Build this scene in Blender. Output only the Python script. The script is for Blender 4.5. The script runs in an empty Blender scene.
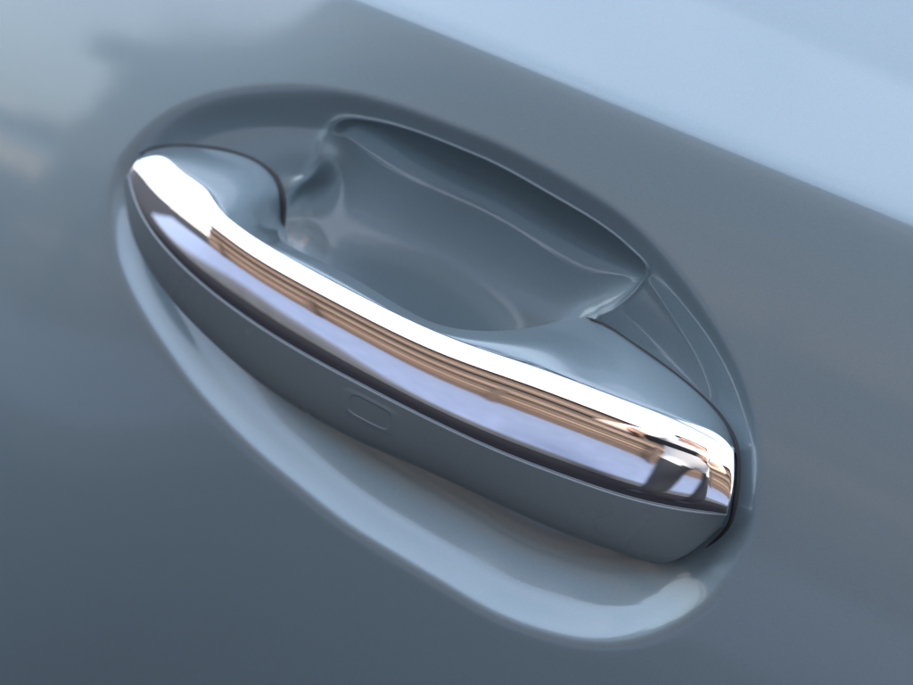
import bpy, bmesh, math, random
import numpy as np
from mathutils import Vector, Matrix

random.seed(7); rng = np.random.default_rng(7)
R = math.radians
sc = bpy.context.scene
C = sc.collection

# ------------------------------------------------------------------ camera
PW, PH = 913.0, 685.0                      # the photograph's own pixel frame
HZ = 0.86                                  # height of the handle above the road
TARGET = Vector((0.0, 0.0, HZ))
DIST, YAW, PITCH, ROLL = 0.56, R(23), R(13), R(21)
LENS = 56.0
fw = Vector((-math.sin(YAW)*math.cos(PITCH), math.cos(YAW)*math.cos(PITCH), -math.sin(PITCH)))
xh = Vector((math.cos(YAW), math.sin(YAW), 0.0))
zh = xh.cross(fw)
cr = xh*math.cos(ROLL) + zh*math.sin(ROLL)
cu = -xh*math.sin(ROLL) + zh*math.cos(ROLL)
CAM = TARGET - fw*DIST
cam_d = bpy.data.cameras.new('camera'); cam = bpy.data.objects.new('camera', cam_d); C.objects.link(cam)
m = Matrix.Identity(4)
for i in range(3):
    m[i][0] = cr[i]; m[i][1] = cu[i]; m[i][2] = -fw[i]; m[i][3] = CAM[i]
cam.matrix_world = m
cam_d.lens = LENS; cam_d.sensor_width = 36.0; cam_d.clip_start = 0.01; cam_d.clip_end = 3000
cam_d.dof.use_dof = True; cam_d.dof.focus_distance = 0.525; cam_d.dof.aperture_fstop = 5.6
sc.camera = cam

# ------------------------------------------------------------------ sky, sun, exposure
SUN_EL, SUN_AZ = R(38), R(12)              # the sun stands behind the car
w = bpy.data.worlds.new('World'); sc.world = w; w.use_nodes = True
nt = w.node_tree; nt.nodes.clear()
sky = nt.nodes.new('ShaderNodeTexSky'); sky.sky_type = 'NISHITA'; sky.sun_disc = False
sky.sun_elevation = SUN_EL; sky.sun_rotation = SUN_AZ
sky.air_density = 1.0; sky.dust_density = 3.0; sky.ozone_density = 1.0
bg = nt.nodes.new('ShaderNodeBackground'); bg.inputs['Strength'].default_value = 0.15
out = nt.nodes.new('ShaderNodeOutputWorld')
# thin broken cloud over the whole sky
tc = nt.nodes.new('ShaderNodeTexCoord'); mp = nt.nodes.new('ShaderNodeMapping'); mp.inputs['Scale'].default_value = (1, 1, 2.2)
cn = nt.nodes.new('ShaderNodeTexNoise'); cn.inputs['Scale'].default_value = 2.2; cn.inputs['Detail'].default_value = 6; cn.inputs['Roughness'].default_value = .55
cp = nt.nodes.new('ShaderNodeMapRange'); cp.inputs['From Min'].default_value = .38; cp.inputs['From Max'].default_value = .72; cp.inputs['To Min'].default_value = .36; cp.inputs['To Max'].default_value = .75
mx = nt.nodes.new('ShaderNodeMix'); mx.data_type = 'RGBA'; mx.inputs['B'].default_value = (5.3, 5.35, 5.9, 1)
nt.links.new(tc.outputs['Generated'], mp.inputs[0]); nt.links.new(mp.outputs[0], cn.inputs[0]); nt.links.new(cn.outputs[0], cp.inputs[0])
nt.links.new(cp.outputs[0], mx.inputs['Factor']); nt.links.new(sky.outputs[0], mx.inputs['A'])
nt.links.new(mx.outputs['Result'], bg.inputs[0]); nt.links.new(bg.outputs[0], out.inputs[0])
sd = bpy.data.lights.new('sun', 'SUN'); sd.energy = 1.4; sd.angle = R(12); sd.color = (1.0, 0.93, 0.82)
sun = bpy.data.objects.new('sun', sd); C.objects.link(sun)
sdir = Vector((math.sin(SUN_AZ)*math.cos(SUN_EL), math.cos(SUN_AZ)*math.cos(SUN_EL), math.sin(SUN_EL)))
sun.rotation_euler = sdir.to_track_quat('Z', 'Y').to_euler()
vs = sc.view_settings
vs.view_transform = 'Standard'; vs.look = 'None'; vs.gamma = 1.0; vs.exposure = 2.17; vs.use_curve_mapping = False
sc.render.engine = 'CYCLES'

# ------------------------------------------------------------------ helpers
cr_n, cu_n, fw_n, CAM_n = (np.array(v) for v in (cr, cu, fw, CAM))
FPX = LENS/36.0*PW
def rays(p):
    p = np.asarray(p, float)
    d = fw_n + np.outer((p[:, 0]-PW/2)/FPX, cr_n) - np.outer((p[:, 1]-PH/2)/FPX, cu_n)
    return d
def at_y(p, y):
    """points of the place seen at photo pixels p, lying at depth y (outward is -y)"""
    d = rays(p); y = np.broadcast_to(np.asarray(y, float), (len(d),))
    t = (y - CAM_n[1])/d[:, 1]
    return CAM_n + d*t[:, None]
def catmull(P, n, closed=False):
    """centripetal-like resampling: smooth curve through points, n samples by chord length"""
    P = np.asarray(P, float)
    if closed: Q = np.vstack([P[-2:], P, P[:3]])
    else: Q = np.vstack([2*P[0]-P[1], P, 2*P[-1]-P[-2]])
    res = []; par = []
    rngi = range(2, len(P)+2) if closed else range(1, len(P))
    for i in rngi:
        p0, p1, p2, p3 = Q[i-1], Q[i], Q[i+1], Q[i+2]
        t = np.linspace(0, 1, 24, endpoint=False)[:, None]
        a = np.sqrt(np.linalg.norm(p1-p0)+1e-12); b = np.sqrt(np.linalg.norm(p2-p1)+1e-12); c = np.sqrt(np.linalg.norm(p3-p2)+1e-12)
        m1 = b*((p1-p0)/a - (p2-p0)/(a+b) + (p2-p1)/b)
        m2 = b*((p2-p1)/b - (p3-p1)/(b+c) + (p3-p2)/c)
        res.append((2*t**3-3*t**2+1)*p1 + (t**3-2*t**2+t)*m1 + (-2*t**3+3*t**2)*p2 + (t**3-t**2)*m2)
    res = np.vstack(res + [P[:1] if closed else P[-1:]])
    s = np.r_[0, np.cumsum(np.linalg.norm(np.diff(res, axis=0), axis=1))]
    u = np.linspace(0, s[-1], n, endpoint=not closed)
    return np.stack([np.interp(u, s, res[:, k]) for k in range(res.shape[1])], 1)
def spl(P, n, kn, sig=6.0):
    """natural cubic spline through stations at the shared knots kn, n even samples, lightly smoothed"""
    P = np.asarray(P, float); N = len(P); h = np.diff(kn)
    A = np.zeros((N, N)); rhs = np.zeros((N, P.shape[1])); A[0, 0] = A[-1, -1] = 1
    for i in range(1, N-1):
        A[i, i-1] = h[i-1]; A[i, i] = 2*(h[i-1]+h[i]); A[i, i+1] = h[i]
        rhs[i] = 6*((P[i+1]-P[i])/h[i]-(P[i]-P[i-1])/h[i-1])
    M = np.linalg.solve(A, rhs)
    u = np.linspace(kn[0], kn[-1], n); i = np.clip(np.searchsorted(kn, u, 'right')-1, 0, N-2); hi = h[i][:, None]
    t = ((u-kn[i])[:, None])/hi
    S = (1-t)*P[i] + t*P[i+1] + hi**2/6*(((1-t)**3-(1-t))*M[i] + (t**3-t)*M[i+1])
    r = int(4*sig); k = np.exp(-.5*(np.arange(-r, r+1)/sig)**2); k /= k.sum()
    L = 2*S[0]-S[r:0:-1]; Rr = 2*S[-1]-S[-2:-r-2:-1]
    Q = np.vstack([L, S, Rr])
    return np.stack([np.convolve(Q[:, c], k, 'valid') for c in range(S.shape[1])], 1)
def new_obj(name, me, mat, parent=None, smooth=True):
    o = bpy.data.objects.new(name, me); C.objects.link(o)
    if mat: me.materials.append(mat)
    if smooth: me.polygons.foreach_set('use_smooth', [True]*len(me.polygons))
    if parent: o.parent = parent
    return o
def grid_obj(name, G, mat, parent=None, close_u=False, flip=False):
    """G: rows x cols x 3"""
    G = np.asarray(G, float); r, c = G.shape[:2]
    idx = np.arange(r*c).reshape(r, c)
    cols = np.arange(c if close_u else c-1)
    a = idx[:-1][:, cols]; b = idx[:-1][:, (cols+1) % c]; d = idx[1:][:, cols]; e = idx[1:][:, (cols+1) % c]
    F = np.stack([a, b, e, d], -1).reshape(-1, 4)
    if flip: F = F[:, ::-1]
    me = bpy.data.meshes.new(name)
    me.from_pydata(G.reshape(-1, 3).tolist(), [], F.tolist()); me.update()
    return new_obj(name, me, mat, parent)
def box(name, lo, hi, mat, parent=None, bevel=0.0):
    bm = bmesh.new(); bmesh.ops.create_cube(bm, size=1)
    for v in bm.verts: v.co = Vector([lo[i] + (v.co[i]+.5)*(hi[i]-lo[i]) for i in range(3)])
    if bevel: bmesh.ops.bevel(bm, geom=bm.edges[:], offset=bevel, segments=2, affect='EDGES', profile=.5)
    me = bpy.data.meshes.new(name); bm.to_mesh(me); bm.free()
    return new_obj(name, me, mat, parent, smooth=False)
def empty(name, loc, label, cat, group=None):
    o = bpy.data.objects.new(name, None); C.objects.link(o); o.location = loc; o.empty_display_size = .05
    o['label'] = label; o['category'] = cat
    if group: o['group'] = group
    return o
def adopt(o, root):
    o.parent = root; o.matrix_parent_inverse = Matrix.Translation(-Vector(root.location))
def tube(name, P, rad, mat, parent=None, n=10):
    P = np.asarray(P, float); rad = np.broadcast_to(rad, (len(P),))
    T = np.gradient(P, axis=0); T /= np.linalg.norm(T, axis=1)[:, None]
    ref = np.array([0, 1.0, 0]); A = np.cross(T, ref); A /= np.linalg.norm(A, axis=1)[:, None]; B = np.cross(T, A)
    th = np.linspace(0, 2*np.pi, n, endpoint=False)
    G = P[:, None] + rad[:, None, None]*(np.cos(th)[None, :, None]*A[:, None] + np.sin(th)[None, :, None]*B[:, None])
    return grid_obj(name, G, mat, parent, close_u=True)

def mat(name, base, rough=.5, metal=0., **kw):
    mt = bpy.data.materials.new(name); mt.use_nodes = True
    b = mt.node_tree.nodes['Principled BSDF']
    b.inputs['Base Color'].default_value = (*base, 1); b.inputs['Roughness'].default_value = rough; b.inputs['Metallic'].default_value = metal
    for k, v in kw.items(): b.inputs[k.replace('_', ' ')].default_value = v
    return mt
def add_noise_color(mt, scale, c0, c1, detail=4, stretch=None):
    n = mt.node_tree; b = n.nodes['Principled BSDF']
    tc = n.nodes.new('ShaderNodeTexCoord'); mp = n.nodes.new('ShaderNodeMapping'); tx = n.nodes.new('ShaderNodeTexNoise'); rp = n.nodes.new('ShaderNodeValToRGB')
    if stretch: mp.inputs['Scale'].default_value = stretch
    tx.inputs['Scale'].default_value = scale; tx.inputs['Detail'].default_value = detail
    rp.color_ramp.elements[0].position = .3; rp.color_ramp.elements[1].position = .7
    rp.color_ramp.elements[0].color = (*c0, 1); rp.color_ramp.elements[1].color = (*c1, 1)
    n.links.new(tc.outputs['Object'], mp.inputs[0]); n.links.new(mp.outputs[0], tx.inputs[0]); n.links.new(tx.outputs[0], rp.inputs[0]); n.links.new(rp.outputs[0], b.inputs['Base Color'])
    return tx
def add_bump(mt, scale, strength, dist, target='Normal', detail=2):
    n = mt.node_tree; b = n.nodes['Principled BSDF']
    tc = n.nodes.new('ShaderNodeTexCoord'); tx = n.nodes.new('ShaderNodeTexNoise'); bp = n.nodes.new('ShaderNodeBump')
    tx.inputs['Scale'].default_value = scale; tx.inputs['Detail'].default_value = detail
    bp.inputs['Strength'].default_value = strength; bp.inputs['Distance'].default_value = dist
    n.links.new(tc.outputs['Object'], tx.inputs[0]); n.links.new(tx.outputs[0], bp.inputs['Height']); n.links.new(bp.outputs[0], b.inputs[target])

# ------------------------------------------------------------------ materials
PAINT = (0.166, 0.229, 0.258)
M_paint = mat('metallic_blue_grey_paint', PAINT, .40, .60, Coat_Weight=1.0, Coat_Roughness=.05, Coat_IOR=1.5)
add_noise_color(M_paint, 2600, tuple(c*.93 for c in PAINT), tuple(c*1.07 for c in PAINT), 1)
add_bump(M_paint, 300, .02, .0002, 'Coat Normal')
def add_wear(mt, r0, r1, speck=True):
    n = mt.node_tree; b_ = n.nodes['Principled BSDF']
    tc_ = n.nodes.new('ShaderNodeTexCoord'); t1 = n.nodes.new('ShaderNodeTexNoise'); t1.inputs['Scale'].default_value = 26; t1.inputs['Detail'].default_value = 6; t1.inputs['Roughness'].default_value = .65
    mr = n.nodes.new('ShaderNodeMapRange'); mr.inputs['From Min'].default_value = .35; mr.inputs['From Max'].default_value = .7; mr.inputs['To Min'].default_value = r0; mr.inputs['To Max'].default_value = r1
    n.links.new(tc_.outputs['Object'], t1.inputs[0]); n.links.new(t1.outputs[0], mr.inputs[0])
    if not speck:
        n.links.new(mr.outputs[0], b_.inputs['Roughness']); return
    n.links.new(mr.outputs[0], b_.inputs['Coat Roughness'])
    vo = n.nodes.new('ShaderNodeTexVoronoi'); vo.inputs['Scale'].default_value = 95; vo.inputs['Randomness'].default_value = 1
    sx = n.nodes.new('ShaderNodeSeparateColor'); ml = n.nodes.new('ShaderNodeMath'); ml.operation = 'POWER'; ml.inputs[1].default_value = 6
    m2 = n.nodes.new('ShaderNodeMath'); m2.operation = 'MULTIPLY'; m2.inputs[1].default_value = .030
    lt = n.nodes.new('ShaderNodeMath'); lt.operation = 'LESS_THAN'; m3 = n.nodes.new('ShaderNodeMath'); m3.operation = 'MULTIPLY'; m3.inputs[1].default_value = .45
    mx_ = n.nodes.new('ShaderNodeMix'); mx_.data_type = 'RGBA'; mx_.inputs['B'].default_value = (.62, .62, .60, 1)
    src_ = b_.inputs['Base Color'].links[0].from_socket
    n.links.new(tc_.outputs['Object'], vo.inputs['Vector']); n.links.new(vo.outputs['Color'], sx.inputs[0]); n.links.new(sx.outputs[0], ml.inputs[0]); n.links.new(ml.outputs[0], m2.inputs[0])
    n.links.new(vo.outputs['Distance'], lt.inputs[0]); n.links.new(m2.outputs[0], lt.inputs[1]); n.links.new(lt.outputs[0], m3.inputs[0])
    n.links.new(m3.outputs[0], mx_.inputs['Factor']); n.links.new(src_, mx_.inputs['A']); n.links.new(mx_.outputs['Result'], b_.inputs['Base Color'])
add_wear(M_paint, .035, .085)
SH = (0.150, 0.186, 0.200)
M_shell = mat('satin_grey_paint', SH, .45, .35, Coat_Weight=.5, Coat_Roughness=.22)
add_noise_color(M_shell, 2600, tuple(c*.93 for c in SH), tuple(c*1.07 for c in SH), 1)
M_chrome = mat('polished_chrome', (.90, .91, .93), .025, 1.0)
add_wear(M_chrome, .012, .05, False)
add_wear(M_shell, .20, .30)
M_seal_shade = mat('black_seal_and_gap_shade', (.012, .013, .015), .6)  # rubber black, also used for the gap shadow at the rear foot
M_glass = mat('dark_tinted_window', (.012, .014, .016), .04)
M_under = mat('black_underbody', (.015, .015, .016), .7)
M_asph = mat('asphalt', (.011, .011, .013), .95, Specular_IOR_Level=.12); add_noise_color(M_asph, 60, (.008, .008, .010), (.015, .015, .018), 6); add_bump(M_asph, 180, .5, .004)
M_pave = mat('pale_paving_stone', (.12, .155, .235), .7); add_noise_color(M_pave, 9, (.10, .135, .205), (.14, .175, .265), 5)
M_kerb = mat('concrete_kerb', (.05, .055, .065), .8); add_noise_color(M_kerb, 14, (.04, .045, .055), (.06, .065, .075), 5)
M_board = mat('brown_timber_board', (.085, .052, .033), .6); add_noise_color(M_board, 3, (.06, .036, .022), (.11, .068, .045), 6, (1, 8, 22))
M_board2 = mat('light_timber_board', (.15, .10, .068), .6); add_noise_color(M_board2, 3, (.10, .068, .045), (.19, .13, .09), 6, (1, 8, 22))
M_board3 = mat('dark_timber_board', (.045, .03, .02), .6); add_noise_color(M_board3, 3, (.03, .02, .013), (.06, .04, .027), 6, (1, 8, 22))
M_dark = mat('dark_timber', (.05, .03, .02), .6)
M_plinth = mat('pale_plinth', (.42, .38, .32), .8)
M_cream = mat('cream_render', (.62, .55, .45), .8)
M_slate = mat('blue_grey_wall', (.22, .26, .32), .7)
M_white = mat('white_paint', (.85, .85, .83), .6)
M_pane = mat('window_pane', (.03, .035, .04), .05)

# ------------------------------------------------------------------ the door surface: a height function y(x, z)
def line_from_px(p, q, y=0.0):
    a, b = at_y([p, q], y); mslope = (b[2]-a[2])/(b[0]-a[0]); return a[2]-mslope*a[0], mslope
CR0, CRM = line_from_px((380, 2), (913, 219))          # shoulder crease
CS0, CSM = line_from_px((700, 0), (913, 88), .045)         # second bend above it, shaped in place of a reflected line
def softplus(v, k):
    v = np.asarray(v)/k
    return k*(np.maximum(v, 0) + np.log1p(np.exp(-np.abs(v))))
def base_y(x, z):
    zr = z-HZ
    y = zr**2/(2*2.6) + x**2/(2*7.0) + .055*zr + .09*zr/(1+np.exp((x+.125)/.03))          # gentle crown, leaning in towards the top
    d = (z - (CR0+CRM*x))
    y = y + .62*softplus(d, .0016)
    e = (z - (CS0+CSM*x))
    y = y - .20*softplus(e, .0010)
    return y
O_px = [(113,190),(115,172),(133,144),(159,119),(192,103),(231,95),(281,92),(330,98),(379,110),(447,134),(500,156),(546,180),(610,220),(648,255),(678,290),(702,325),(724,362),(740,400),(748,440),(749,485),(743,535),(725,577),(695,609),(654,632),(604,640),(554,631),(503,613),(453,584),(403,554),(353,523),(302,483),(252,440),(201,385),(169,340),(144,301),(121,253),(114,215)]
K_px = [(339,118),(373,121),(413,132),(457,149),(496,166),(546,194),(595,223),(624,245),(645,269),(634,287),(622,299),(606,310),(590,316.5),(573,328),(558,350),(540,385),(508,408),(450,418),(370,378),(310,330),(280,280),(270,240),(272,212),(279,195),(289,184),(302,174),(313,157),(318,139),(326,125)]
O_c = catmull(at_y(O_px, .001), 1400, True); K_c = catmull(at_y(K_px, .006), 1400, True)
cen = at_y([(455, 245)], .003)[0]
def polar_fn(Cv):
    a = np.arctan2(Cv[:, 2]-cen[2], Cv[:, 0]-cen[0]); r = np.hypot(Cv[:, 2]-cen[2], Cv[:, 0]-cen[0])
    o = np.argsort(a); a = a[o]; r = r[o]
    a = np.r_[a-2*np.pi, a, a+2*np.pi]; r = np.r_[r, r, r]
    return lambda th: np.interp(th, a, r)
rO = polar_fn(O_c); rK = polar_fn(K_c)
def sstep(t):
    t = np.clip(t, 0, 1); return t*t*t*(t*(6*t-15)+10)
def wall_profile(t):
    # rounded lip, straight wall, rounded foot
    t = np.clip(t, 0, 1); a, b = .22, .40
    h = 1-(a+b)/2
    f1 = t*t/(2*a); f2 = a/2+(t-a); f3 = h-(1-t)**2/(2*b)
    return np.where(t < a, f1, np.where(t < 1-b, f2, f3))/h
def soft_wall(t):
    t = np.clip(t, 0, 1); return t*t*(3-2*t)
def lobe(th, c, wd):
    d = (th-c+np.pi) % (2*np.pi)-np.pi
    return np.exp(-(d/wd)**2)
def ang_px(p, y=.003):
    q = at_y([p], y)[0]; return math.atan2(q[2]-cen[2], q[0]-cen[0])
TH_LL = ang_px((270, 232)); TH_G = ang_px((598, 314)); TH_LEFT = ang_px((290, 170)); TH_BOT = ang_px((470, 600)); TH_TL = ang_px((200, 100)); TH_R = ang_px((745, 470))
# surface distance to the rim: corrected for the slant of the rim against the radius
_th = np.linspace(-np.pi, np.pi, 2881)
def circ(v, deg):
    """gaussian smoothing round the circle (v sampled on _th, last sample repeats the first)"""
    w_ = v[:-1]; n_ = len(w_); f_ = np.fft.rfftfreq(n_, 2*np.pi/n_)
    r_ = np.fft.irfft(np.fft.rfft(w_)*np.exp(-.5*(2*np.pi*f_*np.radians(deg))**2), n_)
    return np.r_[r_, r_[:1]]
_ro = rO(_th); _ros = circ(_ro, 2.5)
rO = lambda th: np.interp((np.asarray(th)+np.pi) % (2*np.pi)-np.pi, _th, _ros)
_cosO = circ(1/np.sqrt(1+(np.gradient(circ(_ro, 4), _th)/_ros)**2), 4)
_rks = circ(rK(_th), 9); rKs = lambda th: np.interp((th+np.pi) % (2*np.pi)-np.pi, _th, _rks)
cosO = lambda th: np.interp((th+np.pi) % (2*np.pi)-np.pi, _th, _cosO)
# how far the rim faces down (lower lip) at each angle
_n0 = np.stack([np.cos(_th)*_ros, np.sin(_th)*_ros], 1); _tg = np.gradient(_n0, axis=0); _nz = -_tg[:, 0]/np.hypot(_tg[:, 0], _tg[:, 1])
_low = sstep((-_nz+.15)/.9)
_low = circ(_low, 6)
lowlip = lambda th: np.interp((th+np.pi) % (2*np.pi)-np.pi, _th, _low)
def sp(v, k):
    return softplus(v, k)-softplus(-.02, k)
def ring_d(th, wv):
    ro, rk = rO(th), rK(th)
    L = softplus((ro-rKs(th))*cosO(th)-.003, .0015)+.003
    bot = lobe(th, TH_BOT, 1.0)
    W0 = .0115+.0035*lobe(th, TH_TL, .6); W1 = L*1.1+.001; Wd = (W0**-6+W1**-6)**(-1/6)
    D1 = .0066*(1+(.008/L)**4)**(-.15)
    e = .0050
    d = D1*soft_wall((wv+e)/(Wd+e+.002))
    inner = np.clip(wv-Wd*.5, 0, .045)
    up = d + (.10+.30*bot)*inner**2/(inner+.006)
    wc = .028-softplus(.028-wv, .004)
    lw = LIP1*sp(wc, .0012) + LIP2*sp(wc-.0105, .0008)
    f = lowlip(th)
    return (1-f)*up + f*lw
LIP1, LIP2 = .66, -.27
_kt = np.linspace(-np.pi, np.pi, 480, endpoint=False); _kr = rK(_kt)
_kx = cen[0]+_kr*np.cos(_kt); _kz = cen[2]+_kr*np.sin(_kt)
_kd = ring_d(_kt, (rO(_kt)-_kr)*cosO(_kt))
def mean_value(x, z):
    """smooth distance-like field inside the cup's edge and a smooth fill of the edge's depth (mean value weights)"""
    dist = np.empty(len(x)); fill = np.empty(len(x))
    for s0 in range(0, len(x), 6000):
        sl = slice(s0, s0+6000)
        vx = _kx[None]-x[sl, None]; vz = _kz[None]-z[sl, None]; l = np.hypot(vx, vz)+1e-9
        vx2, vz2, l2 = np.roll(vx, -1, 1), np.roll(vz, -1, 1), np.roll(l, -1, 1)
        tn = np.abs(vx*vz2-vz*vx2)/(l*l2+vx*vx2+vz*vz2+1e-12)
        wgt = (tn+np.roll(tn, 1, 1))/l
        W = wgt.sum(1); dist[sl] = 2/W; fill[sl] = (wgt*_kd[None]).sum(1)/W
    return dist, fill
PHI0 = mean_value(np.array([cen[0]]), np.array([cen[2]]))[0][0]
CUP = .019
def cup_h(phi):
    t = phi/PHI0/1.6; return CUP*1.15*(1-np.exp(-1.9*t))
def recess(th, r):
    shp = r.shape; th = np.ravel(th); r = np.ravel(r)
    ro, rk = rO(th), rK(th); wv = (ro-r)*cosO(th)
    k = .00022+(.0010*lobe(th, TH_LEFT, .28)+.0026*lobe(th, TH_LL, .24))*np.exp(-((r-rk)/.007)**2)
    ins = r < rk*.9999
    d = ring_d(th, np.minimum(wv, (ro-rk)*cosO(th)))
    slope = CUP*1.15*1.9/PHI0/1.6
    c = -slope*np.maximum(r-rk, 0)*cosO(th)
    if ins.any():
        x = cen[0]+r[ins]*np.cos(th[ins]); z = cen[2]+r[ins]*np.sin(th[ins])
        phi, fill = mean_value(x, z); d[ins] = fill; c[ins] = cup_h(phi)
    lb = lobe(th, TH_LEFT, .30); wb = .0008+.0018*lb
    bead = (.0006+.0013*lb)*(1-.9*lobe(th, TH_LL, .2))*(1-lowlip(th))*(1-.85*lobe(th, TH_G, .14))*np.clip((ro-rk)*cosO(th)/.004-.2, .15, 1)*np.exp(-((r-rk)*cosO(th)/wb)**2)      # fine bead added along the cup's edge to draw a bright sky line
    return (d + softplus(c, k) - bead).reshape(shp)
def door_y(x, z):
    th = np.arctan2(z-cen[2], x-cen[0]); r = np.hypot(x-cen[0], z-cen[2])
    return base_y(x, z) + recess(th, r)
def on_door(p, off=0.0):
    """the points of the door surface seen at photo pixels p"""
    y = np.zeros(len(p))
    for _ in range(40):
        P = at_y(p, y); y = .5*y+.5*(door_y(P[:, 0], P[:, 2])+off)
    return at_y(p, y)

# door and body side: one smooth sheet from sill to waistline
NA = 1080
th = np.linspace(-np.pi, np.pi, NA, endpoint=False)
ro, rk = rO(th), rK(th)
XL, XR, ZB, ZT = -2.2, 2.2, .28, 1.13
def r_box(th):
    c, s = np.cos(th), np.sin(th)
    tx = np.where(c > 0, (XR-cen[0]), (XL-cen[0]))/np.where(np.abs(c) < 1e-9, 1e-9, c)
    tz = np.where(s > 0, (ZT-cen[2]), (ZB-cen[2]))/np.where(np.abs(s) < 1e-9, 1e-9, s)
    return np.minimum(np.abs(tx), np.abs(tz))
rb = r_box(th)
rows = []
for q in np.r_[.004, np.linspace(.04, .93, 44), np.linspace(.94, 1.0, 16)]: rows.append(rk*q)
for j_ in range(1, 13): rows.append(rk+np.minimum(.0004*j_, (ro-rk)*.45*j_/12))
lo = rows[-1]; hi = ro
for t in np.linspace(0, 1, 58)[1:]: rows.append(lo+(hi-lo)*t)
for d in np.r_[np.linspace(.0004, .006, 10)]: rows.append(ro+d/cosO(th))
r0 = rows[-1]
rmid = np.minimum(np.maximum(r0+.02, .30), rb*.98)
for t in np.linspace(0, 1, 150)[1:]: rows.append(r0+(rmid-r0)*t)
for t in np.linspace(0, 1, 14)[1:]: rows.append(rmid+(rb-rmid)*t)
RR = np.array(rows); TT = np.broadcast_to(th, RR.shape)
X = cen[0]+RR*np.cos(TT); Z = cen[2]+RR*np.sin(TT); Y = door_y(X, Z)
door = empty('car_door', (0, .1, ZB), 'metallic blue-grey car door panel with an oval recess around the handle', 'car door')
G = np.stack([X, Y, Z], -1)
panel = grid_obj('door_panel', G, M_paint, None, close_u=True); adopt(panel, door)
# close the small hole at the cup's centre (hidden behind the grip or not, it must be solid)
c0 = G[0]; bm = bmesh.new(); bm.from_mesh(panel.data); bm.verts.ensure_lookup_table()
bm.faces.new([bm.verts[i] for i in range(NA)][::-1]); bm.normal_update(); bmesh.ops.recalc_face_normals(bm, faces=bm.faces[:]); bm.to_mesh(panel.data); bm.free()
panel.data.polygons.foreach_set('use_smooth', [True]*len(panel.data.polygons))
# what carries on above and below the sheet: window, roof edge, dark sill
ytop = float(base_y(np.array([0.0]), np.array([ZT]))[0])
gl = np.array([[(x, ytop+.12+.30*t+x*x/14, ZT-.005+.56*t) for x in np.linspace(XL, XR, 24)] for t in np.linspace(0, 1, 8)])
adopt(grid_obj('side_window', gl, M_glass), door)
adopt(box('roof_edge', (XL, ytop+.40, ZT+.54), (XR, ytop+1.4, ZT+.60), M_paint, bevel=.02), door)
adopt(box('waist_rail', (XL, ytop+.02, ZT-.03), (XR, ytop+.24, ZT-.006), M_under), door)
adopt(box('sill', (XL, .12, .14), (XR, 1.6, ZB-.002), M_under), door)

# ------------------------------------------------------------------ the handle
#        T (back edge / gap)   B (chrome top)   D (chrome foot)  E (shell foot)    front ridge depth
ST = [((146,152),(138,160),(128.5,174),(126,186), -0.0080),
      ((165,147),(153,155.5),(130,190),(127,208), -0.0140),
      ((199,147.5),(168,159),(137,209),(132,234), -0.0203),
      ((231,153),(183,172),(151,233),(143,258), -0.0255),
      ((258,164),(200,183),(170,255),(157,282), -0.0286),
      ((274,180),(214,197),(190,274),(176,306), -0.0301),
      ((279,200),(223,214),(212,293),(200,331), -0.0309),
      ((279,222),(240,229),(233,308),(226,355), -0.0313),
      ((281,240.5),(269,246),(263,328.5),(255,379), -0.0316),
      ((324,262.6),(310,269),(301,352),(290,404), -0.0315),
      ((373,289.7),(360,295),(350,378),(337,431), -0.0310),
      ((422,318),(411,321),(400,404),(385,453.5), -0.0298),
      ((457,328.5),(452,339),(440,424),(430,472), -0.0283),
      ((500,330.7),(493,352.5),(480,443),(472,492), -0.0265),
      ((546,324),(536,364.5),(522,460.5),(515,512), -0.0242),
      ((588,318.5),(578,381),(566,476),(560,532.5), -0.0216),
      ((629,342),(618,397),(606,490.5),(600,546), -0.0188),
      ((671,372),(653,409),(645,503),(636,559), -0.0157),
      ((702,398),(684.6,421),(683,510),(662,567), -0.0124),
      ((722,420),(709,429),(708,512.7),(686,565.5), -0.0099),
      ((732,438),(726,437.5),(721,513.8),(709,546), -0.0083),
      ((736.5,454),(734,449),(727,514),(722,526), -0.0074)]
Tp, Bp, Dp, Ep = (np.array([s[i] for s in ST], float) for i in range(4))
Be = Bp.copy()                                       # true upper edge of the chrome; the swept section follows a calmer line below it
Bp[1:8] = [(152,160.5),(167,170),(185,184),(203,197.5),(218,209),(231,220),(245,231.5)]
ridge = np.array([s[4] for s in ST])
# chrome section: tilt of the surface normal (degrees above level) against the way down the strip
tv = np.array([0, .04, .12, .25, .37, .50, .60, .72, .85, .92, 1.0]); ta = np.array([72, 55, 33, 15.5, 7.5, 1.4, .5, -.4, -1.6, -8, -26])
vv = np.linspace(0, 1, 61); aa = np.radians(np.interp(vv, tv, ta)); k = np.ones(7)/7
aa = np.convolve(np.r_[[aa[0]]*3, aa, [aa[-1]]*3], k, 'valid')
zeta = np.r_[0, np.cumsum(np.cos((aa[1:]+aa[:-1])/2))]; eta = np.r_[0, np.cumsum(np.sin((aa[1:]+aa[:-1])/2))]
eta = eta/zeta[-1]; zeta = zeta/zeta[-1]; bul = eta-eta[-1]*zeta        # outward bulge over the chord, per unit chord
D3 = at_y(Dp, ridge+.0012); E3 = at_y(Ep, ridge+.0125); B3 = at_y(Bp, ridge+.005)
wL = np.clip((9-np.arange(len(ST)))/7., 0, 1); wR = np.clip((np.arange(len(ST))-12)/6., 0, 1)
for _ in range(4): B3 = at_y(Bp, D3[:, 1]+np.linalg.norm(B3-D3, axis=1)*(eta[-1]*.97-.012-.055*wR+.075*wL))
Tgap = on_door(Tp)                                   # on the recess floor
yT = Tgap[:, 1]-.0020
grip = np.zeros(len(ST)); grip[8:15] = (.75, 1, 1, 1, 1, .92, .55); grip[7] = .0; grip[15] = .0
yT = (1-grip)*yT + grip*(ridge+.0165)
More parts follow.
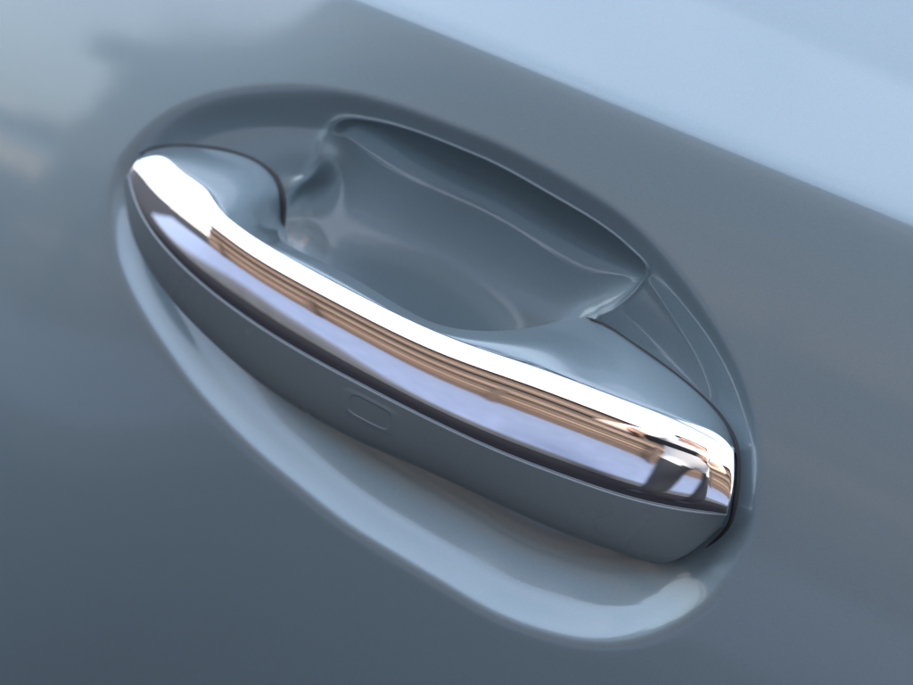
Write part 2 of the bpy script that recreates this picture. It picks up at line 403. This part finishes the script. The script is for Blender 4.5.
T3 = at_y(Tp, yT)
NU = 420
Be3 = at_y(Be, B3[:, 1]+.0004)
gap_ = np.linalg.norm(Be3-B3, axis=1); Be3 = at_y(Be, B3[:, 1]+.0004+.8*gap_)
KN = np.r_[0, np.cumsum(.7*np.linalg.norm(np.diff(D3, axis=0), axis=1)+.3*np.linalg.norm(np.diff(T3, axis=0), axis=1))]
Bes = spl(Be3, NU, KN, 5)
Bs, Ds, Es, Ts = spl(B3, NU, KN, 20), spl(D3, NU, KN, 20), spl(E3, NU, KN, 12), spl(T3, NU, KN, 3)
u = np.linspace(0, 1, NU)
def section(A, Bq, zet, bulge, amp=1.0):
    ch = np.linalg.norm(Bq-A, axis=1)
    Gs = A[None]*(1-zet)[:, None, None] + Bq[None]*zet[:, None, None]
    Gs = Gs.copy(); Gs[:, :, 1] -= bulge[:, None]*ch[None]*np.broadcast_to(amp, ch.shape)[None]
    return Gs
endf = np.clip(np.minimum(u/.06, (1-u)/.03), 0, 1)**.5*.45+.55
chG = section(Bs, Ds, zeta, bul, endf)
wu = sstep((u-.80)/.20)
chG[:, :, 0] += .0016*np.sin(np.pi*np.linspace(0, 1, chG.shape[0]))[:, None]*wu[None]
# small swell of the strip's right end, and turned-in edges at top, foot and both ends
inw = np.array([0, 1.0, 0])
lerp = np.linspace(0, 1, 8)[:-1]
ext = np.stack([Bes*(1-t)+Bs*t - np.array([0, .0, 0]) + np.array([0, -.18, .10])*(t*(1-t)*np.linalg.norm(Bes-Bs, axis=1))[:, None] for t in lerp])
chG = np.concatenate([ext, chG], 0)
top_in = chG[:1]+np.array([0, .0012, -.0002]); foot_in = chG[-1:]+np.array([0, .0012, .0003])
chG = np.concatenate([top_in, chG, foot_in], 0)
def end_cap(G, last=True, depth=(.0012, .004, .012)):
    e = G[:, -1:] if last else G[:, :1]; prev = G[:, -2:-1] if last else G[:, 1:2]
    t = e-prev; t /= np.maximum(np.linalg.norm(t, axis=2, keepdims=True), 1e-9)
    cols = [e+t*min(.0004, d*.3)+(np.array([-.55, .83, 0]) if last else inw)*d for d in depth]
    return np.concatenate([G]+cols, 1) if last else np.concatenate(cols[::-1]+[G], 1)
chG = end_cap(end_cap(chG, True), False)
handle = empty('door_handle', tuple(at_y([(430, 360)], 0.004)[0]), 'chrome-faced pull handle of the car door with satin grey underside', 'door handle')
adopt(grid_obj('chrome_strip', chG, M_chrome), handle)
# shell below the chrome: a fine rolled edge that catches the sky, flat face, rounded foot, back
sv = np.linspace(0, 1, 34); sa = np.radians(np.interp(sv, [0, .5, .8, .93, 1.0], [-9, -14, -24, -45, -75]))
sz = np.r_[0, np.cumsum(np.cos((sa[1:]+sa[:-1])/2))]; sy = np.r_[0, np.cumsum(np.sin((sa[1:]+sa[:-1])/2))]
sy = sy/sz[-1]; sz = sz/sz[-1]; sb = sy-sy[-1]*sz
down = Es-Ds; down /= np.linalg.norm(down, axis=1)[:, None]
D0 = Ds+down*.0001+inw*.0010; D1_ = Ds+down*.00030+inw*.0001; D2_ = Ds+down*.0008-inw*.00055; D3_ = Ds+down*.0013-inw*.00060
shG = section(D3_, Es, sz, sb, 1.0)
F1 = Es+inw*.004+np.array([0, 0, -.0002]); F2 = Es+inw*.012+np.array([0, 0, .003]); F3 = Es+inw*.022+np.array([0, 0, .010])
shG = np.concatenate([D0[None], D1_[None], D2_[None], shG, F1[None], F2[None], F3[None]], 0)
shG = end_cap(end_cap(shG, True), False)
shell = grid_obj('grip_shell', shG, M_shell); adopt(shell, handle)
# painted back of the grip running out into the two feet
Bi = Bes+inw*.0007+np.array([0, 0, -.0003])
tt = np.linspace(0, 1, 26)
gs = np.interp(np.linspace(0, KN[-1], NU), KN, grip); gs = np.convolve(np.pad(gs, 8, 'edge'), np.ones(17)/17, 'valid')
bgrip = np.sin(np.pi*tt)*.30
upG = section(Bi, Ts, tt, bgrip, gs+.04*(1-gs))
upG[0] += inw*.0004
Tb1 = Ts+inw*.0015+np.array([0, 0, -.0004])*gs[:, None]; Tb2 = Ts+inw*.006+np.array([0, 0, -.004])*gs[:, None]; Tb3 = Ts+inw*(.012)+np.array([0, 0, -.018])*gs[:, None]
upG = np.concatenate([upG, Tb1[None], Tb2[None], Tb3[None]], 0)
upG = end_cap(end_cap(upG, True), False)
adopt(grid_obj('grip_back', upG, M_paint, flip=True), handle)
# black seals in the gaps round the feet; rear one also paints shadow
gl_px = [(140,154),(150,149),(165,146.2),(199,146.5),(231,152),(258,163),(276,179),(283,200),(282.5,222),(279,238),(268,250)]
P = on_door(catmull(gl_px, 120), -.0002); s = np.linspace(0, 1, 120)
adopt(tube('front_seal', P, np.interp(s, [0, .3, .6, 1], [.0004, .0007, .0012, .0013]), M_seal_shade), handle)
gr_px = [(587,318.5),(592,319.5),(608,327),(629,341),(650,355.5),(671.5,371.5),(692.5,388.5),(711,405.5),(724,421),(733.5,438),(738,455),(738.5,479),(737,497),(731,523),(716,541),(698,552),(680,552)]  # lower run is a black strip put where the gap is only shaded
P = on_door(catmull(gr_px, 160), np.interp(np.linspace(0, 1, 160), [0, .55, .8, 1], [-.0002, -.0001, .0008, .0010])); s = np.linspace(0, 1, 160)
adopt(tube('rear_seal_and_shade', P, np.interp(s, [0, .5, .75, 1], [.0005, .0008, .0015, .0006]), M_seal_shade), handle)
# the touch pad: a rounded rectangle standing a hair proud of the shell
Qs = shG[5:34, 3:-3].reshape(-1, 3); Vq = Qs-CAM_n; dq = Vq@fw_n
Qp = np.stack([PW/2+FPX*(Vq@cr_n)/dq, PH/2-FPX*(Vq@cu_n)/dq], 1)
near = np.hypot(Qp[:, 0]-369.5, Qp[:, 1]-412) < 40
def poly(p):
    a_ = (p[:, 0]-369.5)/40; b_ = (p[:, 1]-412)/40
    return np.stack([a_**i*b_**j for i in range(5) for j in range(5-i)], 1)
cf = np.linalg.lstsq(poly(Qp[near]), Qs[near, 1], rcond=None)[0]
def shell_at(p): return at_y(p, poly(p)@cf)
ctr = np.array([369.5, 412.0]); ax = np.array([41.5, 21.5])/2; ay = np.array([-5.0, 18.5])/2
loop = []
for t in np.linspace(0, 2*np.pi, 96, endpoint=False):
    c_, s_ = math.cos(t), math.sin(t); n_ = 4.5
    a_ = math.copysign(abs(c_)**(2/n_), c_); b_ = math.copysign(abs(s_)**(2/n_), s_)
    loop.append((a_, b_))
loop = np.array(loop)
rings = []
for f, off in ((1.55, .0001), (1.35, -.00003), (1.10, -.00021), (1.04, -.00023), (1.00, -.00020), (.95, -.00006), (.90, .0001)):
    pts = shell_at(ctr+loop[:, :1]*(ax*f)+loop[:, 1:]*(ay*f)); pts[:, 1] += off; rings.append(pts)
adopt(grid_obj('touch_pad', np.array(rings), M_shell, close_u=True), handle)

# ------------------------------------------------------------------ what the chrome and the paint mirror: road, pavement, timber front
def sheet(name, x0, x1, y0, y1, z, mt):
    me = bpy.data.meshes.new(name); me.from_pydata([(x0, y0, z), (x1, y0, z), (x1, y1, z), (x0, y1, z)], [], [(0, 1, 2, 3)])
    o = new_obj(name, me, mt, smooth=False); o['kind'] = 'structure'; return o
sheet('road', -400, 400, -400, 400, 0, M_asph)
pv = box('pavement', (-7.0, -3.79, .002), (60, -2.30, .12), M_pave, bevel=.01); pv['kind'] = 'structure'
kb = box('kerb', (-7.0, -2.30, .002), (60, -2.18, .122), M_kerb, bevel=.012); kb['kind'] = 'structure'
BX0, BX1, BY = -3.8, 14.0, -3.8
bld = empty('timber_building', (5, BY-2, .12), 'brown timber-boarded building front mirrored in the chrome strip', 'building')
adopt(box('plinth', (BX0, BY-4, .12), (BX1, BY+.02, .30), M_dark), bld)
adopt(box('wall', (BX0+.02, BY-3.9, .30), (BX1-.02, BY-.05, 2.25), M_dark), bld)
nb = 13; bh = 1.95/nb
board_mats = [M_board, M_board2, M_board3]
for i in range(nb):
    mt_ = board_mats[(0, 1, 0, 2, 1, 0, 2, 2, 0, 1, 0, 0, 1)[i]]
    adopt(box('board', (BX0, BY-.05, .305+i*bh), (BX1, BY+rng.uniform(-.015, .015), .305+(i+1)*bh-.03), mt_, bevel=.004), bld)
adopt(box('beam', (BX0-.05, BY+.03, 1.46), (BX1, BY+.16, 1.60), M_dark, bevel=.006), bld)
adopt(box('handrail', (BX0-.05, BY+.20, 1.02), (BX1, BY+.25, 1.06), M_board2, bevel=.006), bld)
for i in range(12):
    adopt(box('post', (BX0+.6+i*1.35, BY+.19, .12), (BX0+.66+i*1.35, BY+.26, 1.015), M_dark, bevel=.004), bld)
adopt(box('eave', (BX0-.25, BY-4.2, 2.26), (BX1+.25, BY+.30, 2.36), M_board, bevel=.01), bld)

# the far end of the street, which shows as pale streaks in the paint at the door's front edge
far = empty('beige_house', (-36, -34, 0), 'low beige house with white fascia far down the street, mirrored in the paint', 'house')
adopt(box('wall', (-70, -40, 0), (-23, -34, 2.3), M_slate), far)
adopt(box('plinth', (-70.2, -40, 0), (-22.8, -33.8, 1.1), M_cream), far)
adopt(box('fascia', (-70.4, -40.4, 2.3), (-22.6, -33.4, 2.8), M_white), far)

# the photographer, who shows small in the right end of the chrome
M_shirt = mat('white_cotton', (.75, .75, .76), .85); M_trous = mat('dark_trousers', (.025, .028, .035), .9); M_skin = mat('skin', (.50, .30, .21), .55); M_hair = mat('dark_hair', (.02, .015, .012), .6); M_phone = mat('black_phone', (.01, .01, .012), .3)
face = Vector((CAM.x-.54, CAM.y+1.16, 0)).normalized(); side = Vector((face.y, -face.x, 0))
pel = Vector((.54, -1.16, .90)); chest = pel+face*.17+Vector((0, 0, .36)); nb_ = chest+face*.08+Vector((0, 0, .12))
V = []; E = []; Rd = []
def jt(p, r, par=None):
    V.append(tuple(p)); Rd.append(r)
    if par is not None: E.append((par, len(V)-1))
    return len(V)-1
hold = CAM-fw*.075
i_p = jt(pel, (.155, .115)); i_w = jt(pel.lerp(chest, .5), (.145, .11), i_p); i_c = jt(chest, (.165, .12), i_w); i_n = jt(nb_, (.07, .07), i_c)
hd = nb_+face*.06+Vector((0, 0, .10)); i_h = jt(hd, (.078, .085), i_n); i_t = jt(hd+face*.01+Vector((0, 0, .10)), (.072, .08), i_h)
jt(hd+face*.095+Vector((0, 0, .03)), (.014, .014), i_h)
for sg in (-1, 1):
    sh_ = jt(chest+side*sg*.185+Vector((0, 0, .05)), (.062, .062), i_c)
    wr = hold+side*sg*.085-face*.04+Vector((0, 0, -.055))
    sp_ = Vector(V[sh_]); mid = sp_.lerp(wr, .5)+side*sg*.12+Vector((0, 0, -.16))
    el = jt(mid, (.045, .045), sh_); wi = jt(wr, (.028, .024), el)
    pm = jt(hold+side*sg*.082+Vector((0, 0, -.01)), (.030, .016), wi)
    for f_ in range(4):
        k1 = jt(hold+side*sg*.088+face*.018+Vector((0, 0, .030-.02*f_)), (.009, .009), pm)
        jt(hold+side*sg*(.055+.006*abs(f_-1.5))-face*.000+face*.022+Vector((0, 0, .034-.02*f_)), (.0075, .0075), k1)
    t1 = jt(hold+side*sg*.07-face*.022+Vector((0, 0, -.012)), (.010, .010), pm); jt(hold+side*sg*.045-face*.02+Vector((0, 0, .008)), (.008, .008), t1)
    hip = jt(pel+side*sg*.09+Vector((0, 0, -.08)), (.080, .080), i_p)
    kn_ = jt(pel+side*sg*.11+face*.05+Vector((0, 0, -.45)), (.06, .06), hip)
    an = jt(Vector((pel.x, pel.y, .09))+side*sg*.12-face*.02, (.042, .042), kn_)
    jt(Vector((pel.x, pel.y, .045))+side*sg*.13+face*.13, (.040, .036), an)
me = bpy.data.meshes.new('body'); me.from_pydata(V, E, []); me.update()
tmp = bpy.data.objects.new('body_source', me); C.objects.link(tmp)
sk = tmp.modifiers.new('skin', 'SKIN'); tmp.modifiers.new('sub', 'SUBSURF').levels = 2
if not me.skin_vertices:
    bpy.context.view_layer.objects.active = tmp
for i, v in enumerate(me.skin_vertices[0].data): v.radius = Rd[i]; v.use_root = (i == 0)
dg = bpy.context.evaluated_depsgraph_get(); bme = bpy.data.meshes.new_from_object(tmp.evaluated_get(dg)); bme.name = 'body'
bpy.data.objects.remove(tmp)
person = empty('person', (pel.x, pel.y, 0), 'person in white shirt and dark trousers holding up a phone, mirrored in the chrome', 'person')
body = new_obj('body', bme, M_skin); bme.materials.append(M_shirt); bme.materials.append(M_trous)
for p_ in bme.polygons:
    c_ = p_.center
    arm_t = (c_-chest).dot(face)
    p_.material_index = 2 if c_.z < pel.z-.17 else (1 if (c_.z < nb_.z-.01 and arm_t < .16) else 0)
adopt(body, person)
bm = bmesh.new(); bmesh.ops.create_uvsphere(bm, u_segments=24, v_segments=14, radius=1)
for v in bm.verts:
    c_ = v.co.copy(); v.co = hd+Vector((0, 0, .07))-face*.018+side*(c_.x*.094)+face*(c_.y*.108)+Vector((0, 0, c_.z*.115+.012*math.sin(9*c_.x)*math.sin(7*c_.y)))
bmesh.ops.delete(bm, geom=[v for v in bm.verts if (v.co-hd).dot(face) > .045 and v.co.z < hd.z+.11], context='VERTS')
me = bpy.data.meshes.new('hair'); bm.to_mesh(me); bm.free(); adopt(new_obj('hair', me, M_hair), person)
ph = bpy.data.meshes.new('phone'); bm = bmesh.new(); bmesh.ops.create_cube(bm, size=1); bmesh.ops.scale(bm, vec=(.15, .074, .008), verts=bm.verts); bmesh.ops.bevel(bm, geom=bm.edges[:], offset=.003, segments=2, affect='EDGES', profile=.5)
bmesh.ops.create_cube(bm, size=1, matrix=Matrix.Translation((-.05, .015, -.005)) @ Matrix.Diagonal((.03, .03, .004, 1)))
bm.to_mesh(ph); bm.free()
phone = new_obj('phone', ph, M_phone, smooth=False); mm = cam.matrix_world.copy(); mm.translation = hold; phone.matrix_world = mm
phone['label'] = 'black phone held up in front of the white shirt, mirrored in the chrome'; phone['category'] = 'phone'
